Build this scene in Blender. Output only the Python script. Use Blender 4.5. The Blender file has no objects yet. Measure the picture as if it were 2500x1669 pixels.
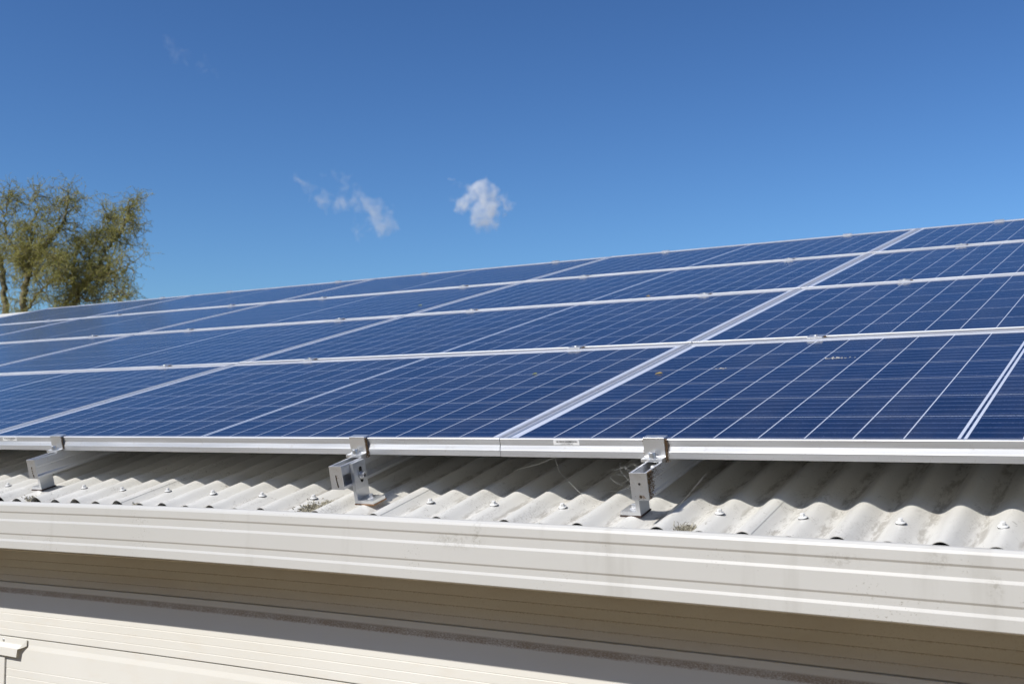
import bpy, bmesh, math, random
import numpy as np
from mathutils import Vector, Matrix

R = math.radians
random.seed(7)
rng = np.random.default_rng(7)
sc = bpy.context.scene
col = sc.collection

# ------------------------------------------------------------------ camera
PITCH, YAW = 0.0795040, 0.557132
CAM = Vector((1.17892, -1.84826, 0.013093))
cd = bpy.data.cameras.new("camera")
cam = bpy.data.objects.new("camera", cd)
col.objects.link(cam)
cam.location = CAM
cam.rotation_euler = (math.pi / 2 + PITCH, 0, YAW)
cd.sensor_width = 36.0
cd.lens = 36.0 * 2739.28 / 2500.0
cd.clip_start = 0.05
cd.clip_end = 20000
cd.dof.use_dof = True
cd.dof.focus_distance = 2.45
cd.dof.aperture_fstop = 11.0
sc.camera = cam

# ------------------------------------------------------------------ sky and sun
SUN = Vector((-0.39, -0.815, 0.868)).normalized()       # towards the sun
w = bpy.data.worlds.new("World")
sc.world = w
w.use_nodes = True
nt = w.node_tree
nt.nodes.clear()
sky = nt.nodes.new("ShaderNodeTexSky")
sky.sky_type = 'NISHITA'
sky.sun_disc = False
sky.sun_elevation = math.asin(SUN.z)
sky.sun_rotation = math.atan2(SUN.x, SUN.y)
sky.altitude = 0
sky.air_density = 1.0
sky.dust_density = 0.6
sky.ozone_density = 2.2
bg = nt.nodes.new("ShaderNodeBackground")
bg.inputs["Strength"].default_value = 0.12
wo = nt.nodes.new("ShaderNodeOutputWorld")
sc_n = nt.nodes.new("ShaderNodeVectorMath")
sc_n.operation = 'SCALE'
sc_n.inputs["Scale"].default_value = 1.0
gm = nt.nodes.new("ShaderNodeGamma")            # deep blue spring sky: more contrast than the model gives
gm.inputs["Gamma"].default_value = 1.38
nt.links.new(sky.outputs[0], sc_n.inputs[0])
nt.links.new(sc_n.outputs[0], gm.inputs[0])
tn = nt.nodes.new("ShaderNodeVectorMath")
tn.operation = 'MULTIPLY'
tn.inputs[1].default_value = (0.271, 0.366, 0.457)
nt.links.new(gm.outputs[0], tn.inputs[0])
nt.links.new(tn.outputs[0], bg.inputs[0])
nt.links.new(bg.outputs[0], wo.inputs[0])
sd = bpy.data.lights.new("sun", 'SUN')
sd.energy = 4.0
sd.angle = R(0.53)
sd.color = (1.0, 0.955, 0.88)
so = bpy.data.objects.new("sun", sd)
col.objects.link(so)
so.rotation_euler = (-SUN).to_track_quat('-Z', 'Y').to_euler()
so.location = SUN * 30
sc.view_settings.view_transform = 'Standard'
sc.view_settings.look = 'None'
sc.view_settings.exposure = 0.2
sc.view_settings.gamma = 1.0
sc.render.engine = 'CYCLES'
sc.cycles.volume_bounces = 8

# ------------------------------------------------------------------ frame of the roof
TH = 0.257334                                   # roof pitch
V = Vector((0, math.cos(TH), math.sin(TH)))     # up the slope
N = Vector((0, -math.sin(TH), math.cos(TH)))    # away from the roof
PW, PH = 1.69, 0.99156                          # panel pitch along the eave / up the slope
WP, HP = 1.6876, 0.9715                         # panel size
CW = 0.0762                                     # corrugation pitch
GZ = -2.6                                       # ground level
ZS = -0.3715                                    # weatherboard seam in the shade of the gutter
PER = 0.1425                                    # weatherboard spacing


def l2w(u, v, n):
    return Vector((u, 0, 0)) + V * v + N * n


def at(x, y, dist):
    """point seen at photo pixel (x, y), dist metres away horizontally"""
    f = 2739.28
    ya = -YAW
    fw = Vector((math.cos(PITCH) * math.sin(ya), math.cos(PITCH) * math.cos(ya), math.sin(PITCH)))
    rt = Vector((math.cos(ya), -math.sin(ya), 0))
    d = fw + rt * ((x - 1250) / f) - rt.cross(fw) * ((y - 834.5) / f)
    return CAM + d * (dist / math.hypot(d.x, d.y))


# ------------------------------------------------------------------ helpers
class MB:
    def __init__(self):
        self.v, self.f, self.m = [], [], []

    def add(self, vs, fs, mi=0):
        o = len(self.v)
        self.v += [tuple(p) for p in vs]
        self.f += [tuple(i + o for i in f) for f in fs]
        self.m += [mi] * len(fs)

    def box(self, x0, x1, y0, y1, z0, z1, mi=0):
        vs = [(x, y, z) for x in (x0, x1) for y in (y0, y1) for z in (z0, z1)]
        self.add(vs, [(0, 1, 3, 2), (4, 6, 7, 5), (0, 4, 5, 1), (2, 3, 7, 6), (0, 2, 6, 4), (1, 5, 7, 3)], mi)

    def prism(self, poly, a0, a1, axis='x', mi=0, cap=True, closed=True):
        """poly in the two other axes: x -> (y, z); y -> (x, z); z -> (x, y)"""
        n = len(poly)

        def P(p, a):
            return {'x': (a, p[0], p[1]), 'y': (p[0], a, p[1]), 'z': (p[0], p[1], a)}[axis]
        vs = [P(p, a0) for p in poly] + [P(p, a1) for p in poly]
        fs = [(i, (i + 1) % n, (i + 1) % n + n, i + n) for i in range(n if closed else n - 1)]
        if cap and closed:
            fs += [tuple(range(n))[::-1], tuple(range(n, 2 * n))]
        self.add(vs, fs, mi)

    def lathe(self, prof, c=(0, 0, 0), d=(0, 0, 1), n=20, mi=0, phase=0.0):
        d = Vector(d).normalized()
        a = d.orthogonal().normalized()
        b = d.cross(a)
        c = Vector(c)
        vs, fs = [], []
        for r, h in prof:
            for k in range(n):
                t = 2 * math.pi * k / n + phase
                vs.append(c + d * h + (a * math.cos(t) + b * math.sin(t)) * r)
        m = len(prof)
        for j in range(m - 1):
            for k in range(n):
                fs.append((j * n + k, j * n + (k + 1) % n, (j + 1) * n + (k + 1) % n, (j + 1) * n + k))
        fs.append(tuple(range(n))[::-1])
        fs.append(tuple(range((m - 1) * n, m * n)))
        self.add(vs, fs, mi)

    def tube(self, pts, r, n=5, mi=0):
        pts = [Vector(p) for p in pts]
        vs, fs = [], []
        for i, p in enumerate(pts):
            t = (pts[min(i + 1, len(pts) - 1)] - pts[max(i - 1, 0)]).normalized()
            a = t.orthogonal().normalized()
            b = t.cross(a)
            rr = r[i] if isinstance(r, (list, tuple)) else r
            for k in range(n):
                q = 2 * math.pi * k / n
                vs.append(p + (a * math.cos(q) + b * math.sin(q)) * rr)
        for i in range(len(pts) - 1):
            for k in range(n):
                fs.append((i * n + k, i * n + (k + 1) % n, (i + 1) * n + (k + 1) % n, (i + 1) * n + k))
        fs.append(tuple(range(n))[::-1])
        fs.append(tuple(range((len(pts) - 1) * n, len(pts) * n)))
        self.add(vs, fs, mi)

    def crumb(self, c, s, mi=0):
        """small irregular lump"""
        c = Vector(c)
        vs = []
        q = Matrix.Rotation(random.uniform(0, 6), 3, Vector((random.gauss(0, 1), random.gauss(0, 1), random.gauss(0, 1))).normalized())
        for d in ((1, 0, 0), (-1, 0, 0), (0, 1, 0), (0, -1, 0), (0, 0, 1), (0, 0, -1)):
            vs.append(c + q @ Vector(d) * s * random.uniform(.45, 1.2))
        self.add(vs, [(0, 2, 4), (2, 1, 4), (1, 3, 4), (3, 0, 4), (2, 0, 5), (1, 2, 5), (3, 1, 5), (0, 3, 5)], mi)

    def build(self, name, mats, parent=None, smooth=False, bevel=0.0, angle=40):
        me = bpy.data.meshes.new(name)
        me.from_pydata(self.v, [], self.f)
        bm = bmesh.new()
        bm.from_mesh(me)
        bmesh.ops.recalc_face_normals(bm, faces=bm.faces)
        bm.to_mesh(me)
        bm.free()
        mats = mats if isinstance(mats, (list, tuple)) else [mats]
        for m in mats:
            me.materials.append(m)
        me.polygons.foreach_set("material_index", self.m)
        if smooth:
            me.polygons.foreach_set("use_smooth", [True] * len(me.polygons))
            me.set_sharp_from_angle(angle=R(angle))
        o = bpy.data.objects.new(name, me)
        col.objects.link(o)
        if parent:
            o.parent = parent
        if bevel:
            b = o.modifiers.new("bevel", 'BEVEL')
            b.width = bevel
            b.segments = 2
            b.limit_method = 'ANGLE'
            b.harden_normals = False
        return o


def tag(o, label=None, cat=None, group=None, kind=None):
    for k, x in (("label", label), ("category", cat), ("group", group), ("kind", kind)):
        if x:
            o[k] = x
    return o


def empty(name, loc=(0, 0, 0), rx=0.0):
    o = bpy.data.objects.new(name, None)
    o.empty_display_size = 0.05
    col.objects.link(o)
    o.location = loc
    o.rotation_euler = (rx, 0, 0)
    return o


def copy_tree(o, parent=None):
    c = o.copy()
    col.objects.link(c)
    if parent:
        c.parent = parent
    for ch in [x for x in bpy.data.objects if x.parent == o]:
        copy_tree(ch, c)
    return c


# ------------------------------------------------------------------ materials
class NT:
    def __init__(self, name):
        self.mat = bpy.data.materials.new(name)
        self.mat.use_nodes = True
        self.t = self.mat.node_tree
        self.b = self.t.nodes["Principled BSDF"]

    def n(self, typ, **kw):
        x = self.t.nodes.new(typ)
        for k, v in kw.items():
            setattr(x, k, v)
        return x

    def l(self, a, b):
        self.t.links.new(a, b)

    def put(self, sock, v):
        if hasattr(v, "is_output"):
            self.l(v, sock)
        else:
            sock.default_value = v

    def math(self, op, a, b=0.0, c=0.0):
        x = self.n("ShaderNodeMath", operation=op)
        self.put(x.inputs[0], a)
        self.put(x.inputs[1], b)
        self.put(x.inputs[2], c)
        return x.outputs[0]

    def mix(self, f, a, b):
        x = self.n("ShaderNodeMix", data_type='RGBA')
        self.put(x.inputs[0], f)
        for s, v in ((x.inputs[6], a), (x.inputs[7], b)):
            self.put(s, v if hasattr(v, "is_output") else (*v, 1))
        return x.outputs[2]

    def coord(self, which="Object", scale=None):
        c = self.n("ShaderNodeTexCoord").outputs[which]
        if scale:
            m = self.n("ShaderNodeMapping")
            m.inputs["Scale"].default_value = scale
            self.l(c, m.inputs[0])
            c = m.outputs[0]
        return c

    def noise(self, vec, scale, detail=4.0, rough=0.55, dist=0.0):
        x = self.n("ShaderNodeTexNoise")
        self.l(vec, x.inputs["Vector"])
        x.inputs["Scale"].default_value = scale
        x.inputs["Detail"].default_value = detail
        x.inputs["Roughness"].default_value = rough
        x.inputs["Distortion"].default_value = dist
        return x.outputs[0]

    def ramp(self, fac, lo, hi, a=0.0, b=1.0):
        x = self.n("ShaderNodeMapRange", interpolation_type='SMOOTHSTEP')
        self.put(x.inputs[0], fac)
        for i, v in enumerate((lo, hi, a, b)):
            x.inputs[i + 1].default_value = v
        return x.outputs[0]

    def xyz(self, vec):
        x = self.n("ShaderNodeSeparateXYZ")
        self.l(vec, x.inputs[0])
        return x.outputs

    def sagz(self, c):
        """height measured from the sagging eave line"""
        x, y, z = self.xyz(c)
        d = self.math('POWER', self.math('DIVIDE', self.math('ABSOLUTE', self.math('SUBTRACT', x, 0.05)), 1.6), 3.0)
        e = self.math('SUBTRACT', 1.0, self.math('EXPONENT', self.math('MULTIPLY', d, -1.0)))
        return self.math('ADD', z, self.math('MULTIPLY', e, 0.022))

    def bump(self, h, strength=0.2, dist=0.001):
        x = self.n("ShaderNodeBump")
        x.inputs["Strength"].default_value = strength
        x.inputs["Distance"].default_value = dist
        self.l(h, x.inputs["Height"])
        self.l(x.outputs[0], self.b.inputs["Normal"])

    def set(self, **kw):
        for k, v in kw.items():
            s = self.b.inputs[k]
            if hasattr(v, "is_output"):
                self.l(v, s)
            else:
                s.default_value = (*v, 1) if isinstance(v, tuple) and len(v) == 3 else v
        return self


def simple(name, color, rough=0.5, metal=0.0, var=0.12, scale=30.0):
    m = NT(name)
    c = m.coord()
    f = m.ramp(m.noise(c, scale), 0.3, 0.7)
    m.set(**{"Base Color": m.mix(f, tuple(x * (1 - var) for x in color), tuple(min(1, x * (1 + var)) for x in color)),
             "Roughness": rough, "Metallic": metal})
    return m.mat


def aluminium(name, base, rough, grime=0.5, brush=(1, 1, 1), metal=0.62):
    m = NT(name)
    c = m.coord()
    cb = m.coord(scale=brush)
    st = m.noise(cb, 60.0, 3.0, 0.6)
    g = m.math('MULTIPLY', m.ramp(m.noise(c, 38.0, 6.0, 0.7), 0.58, 0.74), grime)
    g2 = m.math('MULTIPLY', m.ramp(m.noise(c, 420.0, 2.0, 0.5), 0.66, 0.72), grime * 0.8)
    g = m.math('MAXIMUM', g, g2)
    bc = m.mix(st, tuple(x * 0.9 for x in base), tuple(min(1, x * 1.06) for x in base))
    m.set(**{"Base Color": m.mix(g, bc, (0.30, 0.25, 0.18)),
             "Metallic": m.math('MULTIPLY', m.math('SUBTRACT', 1.0, g), metal),
             "Roughness": m.ramp(st, 0.2, 0.8, rough - 0.06, rough + 0.08)})
    m.bump(st, 0.08, 0.0004)
    return m.mat


M = {}
M['frame'] = aluminium("anodised_frame", (0.76, 0.77, 0.79), 0.52, 0.3, (0.05, 1, 1), 0.82)
M['rail'] = aluminium("mill_rail", (0.72, 0.73, 0.75), 0.42, 0.5, (1, 0.06, 1), 0.82)
M['clamp'] = aluminium("clamp_metal", (0.76, 0.77, 0.78), 0.36, 0.4, (0.3, 0.3, 1), 0.78)
M['steel'] = simple("bright_steel", (0.72, 0.72, 0.72), 0.34, 0.75)
M['dark'] = simple("dark_void", (0.02, 0.018, 0.015), 0.8)
M['backsheet'] = simple("white_backsheet", (0.78, 0.78, 0.77), 0.5)
M['gap_shade'] = simple("black_gap_shade", (0.012, 0.011, 0.011), 0.9)
M['rubber'] = simple("rubber_pad", (0.05, 0.03, 0.025), 0.8)
M['cork'] = simple("rust_pad", (0.30, 0.17, 0.09), 0.8, 0, .3, 300)
M['sticker'] = simple("sticker_paper", (0.82, 0.82, 0.82), 0.5)
M['ink'] = simple("sticker_ink", (0.08, 0.08, 0.09), 0.6)
M['screw'] = simple("white_screw", (0.78, 0.78, 0.76), 0.35)
M['washer'] = simple("dark_washer", (0.06, 0.06, 0.06), 0.6)
M['crust'] = simple("brown_crust", (0.20, 0.13, 0.07), 0.9, 0, .5, 500)
M['lichen'] = simple("pale_lichen", (0.42, 0.39, 0.30), 0.9, 0, .35, 250)
M['lichen_dark'] = simple("dark_lichen", (0.17, 0.15, 0.11), 0.9, 0, .4, 250)
M['web'] = simple("spider_silk", (0.75, 0.75, 0.72), 0.5)
M['dropping'] = simple("bird_dropping", (0.62, 0.58, 0.52), 0.8, 0, .5, 300)
M['yellow_leaf'] = simple("yellow_leaf", (0.45, 0.30, 0.05), 0.6, 0, .3, 300)
M['green_leaf'] = simple("green_leaf", (0.20, 0.22, 0.04), 0.6, 0, .3, 300)


def roof_paint():
    m = NT("roof_paint")
    c = m.coord()
    x, y, z = m.xyz(c)
    base = m.mix(m.ramp(m.noise(c, 3.0), 0.3, 0.7), (0.685, 0.668, 0.62), (0.73, 0.718, 0.675))
    # grime speckle, gathered in streaks that run down the slope and in the valleys
    streak = m.ramp(m.noise(m.coord(scale=(14, 2.2, 0)), 2.2, 5, 0.65, 0.4), 0.50, 0.72)
    speck = m.ramp(m.noise(c, 330.0, 3.0, 0.6), 0.56, 0.66)
    patch = m.ramp(m.noise(c, 26.0, 5.0, 0.6, 0.6), 0.50, 0.70)
    low = m.ramp(z, -0.1345, -0.127, 1.0, 0.12)
    g1 = m.math('MULTIPLY', speck, m.math('MULTIPLY', patch, m.math('MAXIMUM', low, 0.35)))
    g2 = m.math('MULTIPLY', streak, m.math('MULTIPLY', m.ramp(m.noise(c, 210.0, 5.0, 0.8), 0.47, 0.60), 0.50))
    g3 = m.math('MULTIPLY', m.ramp(m.noise(c, 60.0, 3.0, 0.6, 1.2), 0.66, 0.78), 0.55)
    g4 = m.math('MULTIPLY', m.math('MULTIPLY', m.ramp(z, -0.1364, -0.1310, 1.0, 0.0), m.ramp(m.noise(m.coord(scale=(1, .25, 0)), 60.0, 4.0, 0.7), 0.42, 0.62)), 0.55)
    g5 = m.math('MULTIPLY', m.math('MULTIPLY', m.ramp(m.noise(m.coord(scale=(1, .5, 0)), 34.0, 5.0, 0.7, 0.8), 0.56, 0.70), m.ramp(m.noise(c, 280.0, 5.0, 0.8), 0.47, 0.60)), 0.60)
    g2 = m.math('MAXIMUM', m.math('MAXIMUM', g4, g5), g2)
    g = m.math('MINIMUM', m.math('ADD', m.math('MULTIPLY', g1, 0.9), m.math('MAXIMUM', g2, g3)), 0.85)
    m.set(**{"Base Color": m.mix(g, base, (0.20, 0.175, 0.14)),
             "Roughness": m.ramp(g, 0, 1, 0.34, 0.75), "Specular IOR Level": 0.5})
    m.bump(m.noise(c, 500, 2), 0.05, 0.0004)
    return m.mat


def gutter_paint():
    m = NT("gutter_paint")
    c = m.coord()
    base = m.mix(m.ramp(m.noise(c, 1.6), 0.3, 0.7), (0.575, 0.565, 0.53), (0.615, 0.605, 0.575))
    run = m.ramp(m.noise(m.coord(scale=(9, 1, 1.2)), 2.0, 4, 0.6), 0.56, 0.75)
    sp = m.ramp(m.noise(c, 260.0, 3.0, 0.6), 0.60, 0.68)
    pt = m.ramp(m.noise(c, 9.0, 5.0, 0.65), 0.53, 0.70)
    g = m.math('ADD', m.math('MULTIPLY', m.math('MULTIPLY', sp, pt), 0.7), m.math('MULTIPLY', run, 0.13))
    gx, gyy, gz = m.xyz(c)
    rough = m.ramp(m.noise(c, 130.0, 5.0, 0.8), 0.46, 0.62)
    for sx, sz, wx, wz in ((0.838, -0.172, 0.018, 0.012), (0.045, -0.168, 0.012, 0.022), (0.913, -0.207, 0.010, 0.020), (0.70, -0.178, 0.03, 0.010), (0.0, -0.185, 0.05, 0.014)):
        dx = m.math('DIVIDE', m.math('SUBTRACT', gx, sx), wx)
        dz = m.math('DIVIDE', m.math('SUBTRACT', gz, sz), wz)
        dd = m.math('SQRT', m.math('ADD', m.math('MULTIPLY', dx, dx), m.math('MULTIPLY', dz, dz)))
        g = m.math('ADD', g, m.math('MULTIPLY', m.math('MULTIPLY', m.ramp(dd, 0.2, 1.6, 1.0, 0.0), rough), 0.33))
    spot = m.ramp(m.noise(c, 45.0, 2.0, 0.5), 0.76, 0.80)
    g = m.math('ADD', g, m.math('MULTIPLY', spot, 0.35))
    m.set(**{"Base Color": m.mix(m.math('MINIMUM', g, 0.9), base, (0.22, 0.20, 0.15)), "Roughness": 0.36})
    m.bump(m.noise(c, 5.0, 2), 0.06, 0.004)
    return m.mat


def wall_paint(name, dirt):
    m = NT(name)
    c = m.coord()
    base = m.mix(m.ramp(m.noise(c, 2.0), 0.3, 0.7), (0.775, 0.755, 0.695), (0.81, 0.795, 0.745))
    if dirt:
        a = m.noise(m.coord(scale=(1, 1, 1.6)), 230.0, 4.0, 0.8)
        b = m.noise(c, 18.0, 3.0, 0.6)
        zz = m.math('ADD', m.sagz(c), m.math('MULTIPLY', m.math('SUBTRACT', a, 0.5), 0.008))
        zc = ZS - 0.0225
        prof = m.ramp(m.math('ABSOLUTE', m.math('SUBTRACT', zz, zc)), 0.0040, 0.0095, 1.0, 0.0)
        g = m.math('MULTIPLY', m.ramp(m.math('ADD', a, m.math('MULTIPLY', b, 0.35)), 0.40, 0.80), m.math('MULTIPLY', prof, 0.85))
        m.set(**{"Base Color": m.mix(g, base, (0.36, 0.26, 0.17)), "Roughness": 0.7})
    else:
        sp = m.ramp(m.noise(c, 240.0, 3.0, 0.6), 0.66, 0.72)
        pt = m.ramp(m.noise(c, 9.0, 4.0, 0.6), 0.55, 0.72)
        blush = m.math('MULTIPLY', m.ramp(m.noise(m.coord(scale=(1, 1, 3)), 10.0, 4.0), 0.5, 0.75), 0.25)
        bc = m.mix(blush, base, (0.74, 0.66, 0.55))
        m.set(**{"Base Color": m.mix(m.math('MULTIPLY', m.math('MULTIPLY', sp, pt), 0.4), bc, (0.3, 0.25, 0.2)),
                 "Roughness": 0.42})
    return m.mat


def dusty_bounce_paint():
    """board under the eave: dust over a browner base standing for warm bounced light"""
    m = NT("dusty_bounce_paint")
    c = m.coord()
    base = m.mix(m.ramp(m.noise(c, 2.0), 0.3, 0.7), (0.69, 0.655, 0.58), (0.74, 0.71, 0.645))  # browner than the other boards: warm bounce light put into the colour
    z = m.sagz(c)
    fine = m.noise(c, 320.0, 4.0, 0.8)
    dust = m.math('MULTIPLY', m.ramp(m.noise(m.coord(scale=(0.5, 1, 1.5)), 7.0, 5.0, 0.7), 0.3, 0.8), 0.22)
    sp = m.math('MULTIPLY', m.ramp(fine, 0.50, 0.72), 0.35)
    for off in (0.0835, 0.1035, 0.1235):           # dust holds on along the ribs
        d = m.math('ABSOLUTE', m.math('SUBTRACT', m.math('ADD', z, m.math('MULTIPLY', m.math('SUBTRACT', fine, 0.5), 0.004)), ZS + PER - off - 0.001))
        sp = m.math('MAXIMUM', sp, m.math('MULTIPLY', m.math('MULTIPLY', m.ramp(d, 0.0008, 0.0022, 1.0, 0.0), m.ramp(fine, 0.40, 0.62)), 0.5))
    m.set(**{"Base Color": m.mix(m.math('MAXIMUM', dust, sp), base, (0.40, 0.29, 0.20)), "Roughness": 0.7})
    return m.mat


M['roof'] = roof_paint()
M['gutter'] = gutter_paint()
M['wall'] = wall_paint("wall_paint", False)
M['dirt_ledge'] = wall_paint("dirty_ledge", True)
M['dusty_bounce'] = dusty_bounce_paint()


def cell_material():
    m = NT("solar_cells")
    c = m.coord()
    x, y, z = m.xyz(c)
    x = m.math('SUBTRACT', x, WP / 2)
    y = m.math('SUBTRACT', y, HP / 2 - 0.0042)
    ax = m.math('ABSOLUTE', x)
    ay = m.math('ABSOLUTE', y)
    G, PX, PY = 0.0075, 0.0809, 0.1560
    qx = m.math('DIVIDE', m.math('SUBTRACT', ax, G), PX)
    # gap lines between half cells, across the panel
    fx = m.math('MULTIPLY', m.math('ABSOLUTE', m.math('SUBTRACT', m.math('FRACT', m.math('ADD', qx, 0.5)), 0.5)), PX)
    lx = m.math('LESS_THAN', fx, 0.00105)
    lx = m.math('MULTIPLY', lx, m.math('GREATER_THAN', qx, 0.4))
    edge = m.math('GREATER_THAN', qx, 10.0)
    # double white line down the middle
    mid = m.math('MULTIPLY', m.math('LESS_THAN', ax, G), m.math('GREATER_THAN', ax, 0.0024))
    qy = m.math('DIVIDE', y, PY)
    fy = m.math('MULTIPLY', m.math('ABSOLUTE', m.math('SUBTRACT', m.math('FRACT', m.math('ADD', qy, 0.5)), 0.5)), PY)
    ly = m.math('LESS_THAN', fy, 0.0009)
    edgey = m.math('GREATER_THAN', ay, 3 * PY)
    white = m.math('MAXIMUM', m.math('MAXIMUM', lx, ly), m.math('MAXIMUM', mid, m.math('MAXIMUM', edge, edgey)))
    qb = m.math('MULTIPLY', qy, 5.0)
    fb = m.math('MULTIPLY', m.math('ABSOLUTE', m.math('SUBTRACT', m.math('FRACT', qb), 0.5)), PY / 5)
    bus = m.math('LESS_THAN', fb, 0.00060)
    # every cell a slightly different blue, with crystal grain
    cx = m.math('ADD', m.math('FLOOR', m.math('DIVIDE', x, PX)), 0.5)
    cy = m.math('FLOOR', qy)
    comb = m.n("ShaderNodeCombineXYZ")
    m.l(cx, comb.inputs[0])
    m.l(cy, comb.inputs[1])
    oi = m.n("ShaderNodeObjectInfo")
    m.l(m.math('MULTIPLY', oi.outputs["Random"], 57.0), comb.inputs[2])
    wn = m.n("ShaderNodeTexWhiteNoise", noise_dimensions='3D')
    m.l(comb.outputs[0], wn.inputs["Vector"])
    vor = m.n("ShaderNodeTexVoronoi")
    vor.inputs["Scale"].default_value = 110.0
    m.l(c, vor.inputs["Vector"])
    cellv = m.math('ADD', m.math('MULTIPLY', wn.outputs["Value"], 0.55), m.math('MULTIPLY', m.xyz(vor.outputs["Color"])[0], 0.45))
    blue = m.mix(cellv, (0.0042, 0.0105, 0.043), (0.0080, 0.0215, 0.078))
    colr = m.mix(m.math('MULTIPLY', bus, 0.85), blue, (0.27, 0.33, 0.50))
    colr = m.mix(white, colr, (0.66, 0.70, 0.80))
    # dust along the lower edge and stray specks
    yy = m.math('ADD', y, HP / 2 - 0.0042)
    near = m.ramp(yy, 0.010, 0.030, 1.0, 0.0)
    sp = m.ramp(m.noise(c, 520.0, 2.0, 0.6), 0.50, 0.60)
    dust = m.math('MULTIPLY', m.math('MULTIPLY', sp, near), 0.75)
    film = m.math('MULTIPLY', m.ramp(yy, 0.009, 0.016, 1.0, 0.0), 0.45)
    stray = m.math('MULTIPLY', m.math('MULTIPLY', m.ramp(m.noise(c, 300.0, 1.0, 0.5), 0.755, 0.79), m.ramp(m.noise(c, 11.0, 3.0), 0.42, 0.6)), 0.7)
    haze = m.math('MULTIPLY', m.ramp(m.noise(m.coord(scale=(2.5, .7, 1)), 3.0, 5.0, 0.65), 0.35, 0.75), 0.05)
    d = m.math('MINIMUM', m.math('ADD', m.math('MAXIMUM', m.math('MAXIMUM', dust, film), stray), haze), 0.9)
    m.set(**{"Base Color": m.mix(d, colr, (0.46, 0.42, 0.36)), "Roughness": m.ramp(d, 0, 1, 0.16, 0.7),
             "IOR": 1.45, "Specular IOR Level": 0.5})
    m.bump(m.noise(c, 900.0, 1.0), 0.02, 0.0002)
    return m.mat


M['cells'] = cell_material()


def bark_mat(name, a, b, scale):
    m = NT(name)
    c = m.coord()
    m.set(**{"Base Color": m.mix(m.ramp(m.noise(c, scale, 5, 0.7), 0.35, 0.65), a, b), "Roughness": 0.85})
    return m.mat


M['bark'] = bark_mat("willow_bark", (0.09, 0.075, 0.035), (0.26, 0.22, 0.12), 9.0)
M['twig'] = bark_mat("willow_twig", (0.22, 0.195, 0.065), (0.38, 0.34, 0.125), 1.2)


def leaf_mat():
    m = NT("willow_leaf")
    c = m.coord()
    cc = m.mix(m.ramp(m.noise(c, 1.1, 3), 0.35, 0.65), (0.33, 0.33, 0.065), (0.50, 0.46, 0.10))
    m.set(**{"Base Color": cc, "Roughness": 0.55})
    tr = m.n("ShaderNodeBsdfTranslucent")
    m.l(cc, tr.inputs[0])
    mx = m.n("ShaderNodeMixShader")
    mx.inputs[0].default_value = 0.35
    m.l(m.b.outputs[0], mx.inputs[1])
    m.l(tr.outputs[0], mx.inputs[2])
    m.l(mx.outputs[0], m.t.nodes["Material Output"].inputs[0])
    return m.mat


M['leaf'] = leaf_mat()


def ground_mat():
    m = NT("ground")
    c = m.coord()
    g = m.ramp(m.noise(c, 0.35, 6, 0.65), 0.42, 0.60)
    a = m.mix(m.noise(c, 14, 4), (0.03, 0.042, 0.014), (0.055, 0.065, 0.025))
    b = m.mix(m.noise(c, 30, 4), (0.29, 0.21, 0.12), (0.41, 0.305, 0.19))
    m.set(**{"Base Color": m.mix(g, b, a), "Roughness": 0.9})
    return m.mat


M['ground'] = ground_mat()

# ------------------------------------------------------------------ ground
g = MB()
g.add([(-3000, -3000, GZ), (3000, -3000, GZ), (3000, 3000, GZ), (-3000, 3000, GZ)], [(0, 1, 2, 3)])
tag(g.build("ground", M['ground']), "sandy yard and grass around the house", "ground", kind="structure")

# unseen trees behind the camera, added to block low sky fill on the house
wd_ = MB()
rr_ = random.Random(5)
for k in range(340):
    x = rr_.uniform(-34, 34)
    y = -13.5 - rr_.uniform(0, 3.5)
    r_ = rr_.uniform(0.8, 1.7)
    zc_ = rr_.uniform(0.3, 8.3 + 1.2 * math.sin(x * 0.7) + 0.8 * math.sin(x * 1.9))
    q = 7
    ring = []
    for a in range(q):
        for b in range(q + 2):
            th_, ph_ = math.pi * (a + .5) / q, 2 * math.pi * b / (q + 2)
            k_ = r_ * rr_.uniform(.7, 1.25)
            ring.append((x + k_ * math.sin(th_) * math.cos(ph_), y + k_ * math.sin(th_) * math.sin(ph_), GZ + zc_ + k_ * math.cos(th_)))
    wd_.add(ring, [(a * (q + 2) + b, a * (q + 2) + (b + 1) % (q + 2), (a + 1) * (q + 2) + (b + 1) % (q + 2), (a + 1) * (q + 2) + b)
                   for a in range(q - 1) for b in range(q + 2)])
tag(wd_.build("sky_blocker_trees", simple("sky_blocker_foliage", (0.05, 0.065, 0.022), 0.7, 0, .5, 6)), "unseen dark trees added to block low sky light", "trees", kind="stuff")

# ------------------------------------------------------------------ house
X0, X1 = -9.6, 3.4
RV = 4.46                                # slope length to the ridge
house = tag(empty("house", (-3, 2, GZ)), "cream weatherboard house with an off-white corrugated roof and gutter", "house")
HL = Vector((-3, 2, GZ))


def on_house(o, loc=(0, 0, 0), rx=0.0):
    o.parent = house
    o.location = Vector(loc) - HL
    o.rotation_euler = (rx, 0, 0)
    return o


CREST, VALLEY = -0.118, -0.1376
U0 = 0.679                               # a crest with no screw; the odd ones carry the screws


def roof_n(u, v):
    """height of the corrugated sheet over the roof frame"""
    ph = (u - U0) / CW
    s = 0.5 + 0.5 * math.cos(2 * math.pi * ph)
    k = int(round(ph))
    n = VALLEY + (CREST - VALLEY) * s
    if k % 2:                            # screwed crests are pulled down near the screw line
        d = abs(v + 0.045)
        n -= (0.0056 if k in (-27, -13, -5) else 0.0034) * s * (1 - min(1.0, max(0.0, (d - 0.12) / 0.35)))
    # a little waviness from the hand-laid sheets
    n += 0.0006 * math.sin(u * 5.1 + v * 2.3)
    return n


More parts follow.
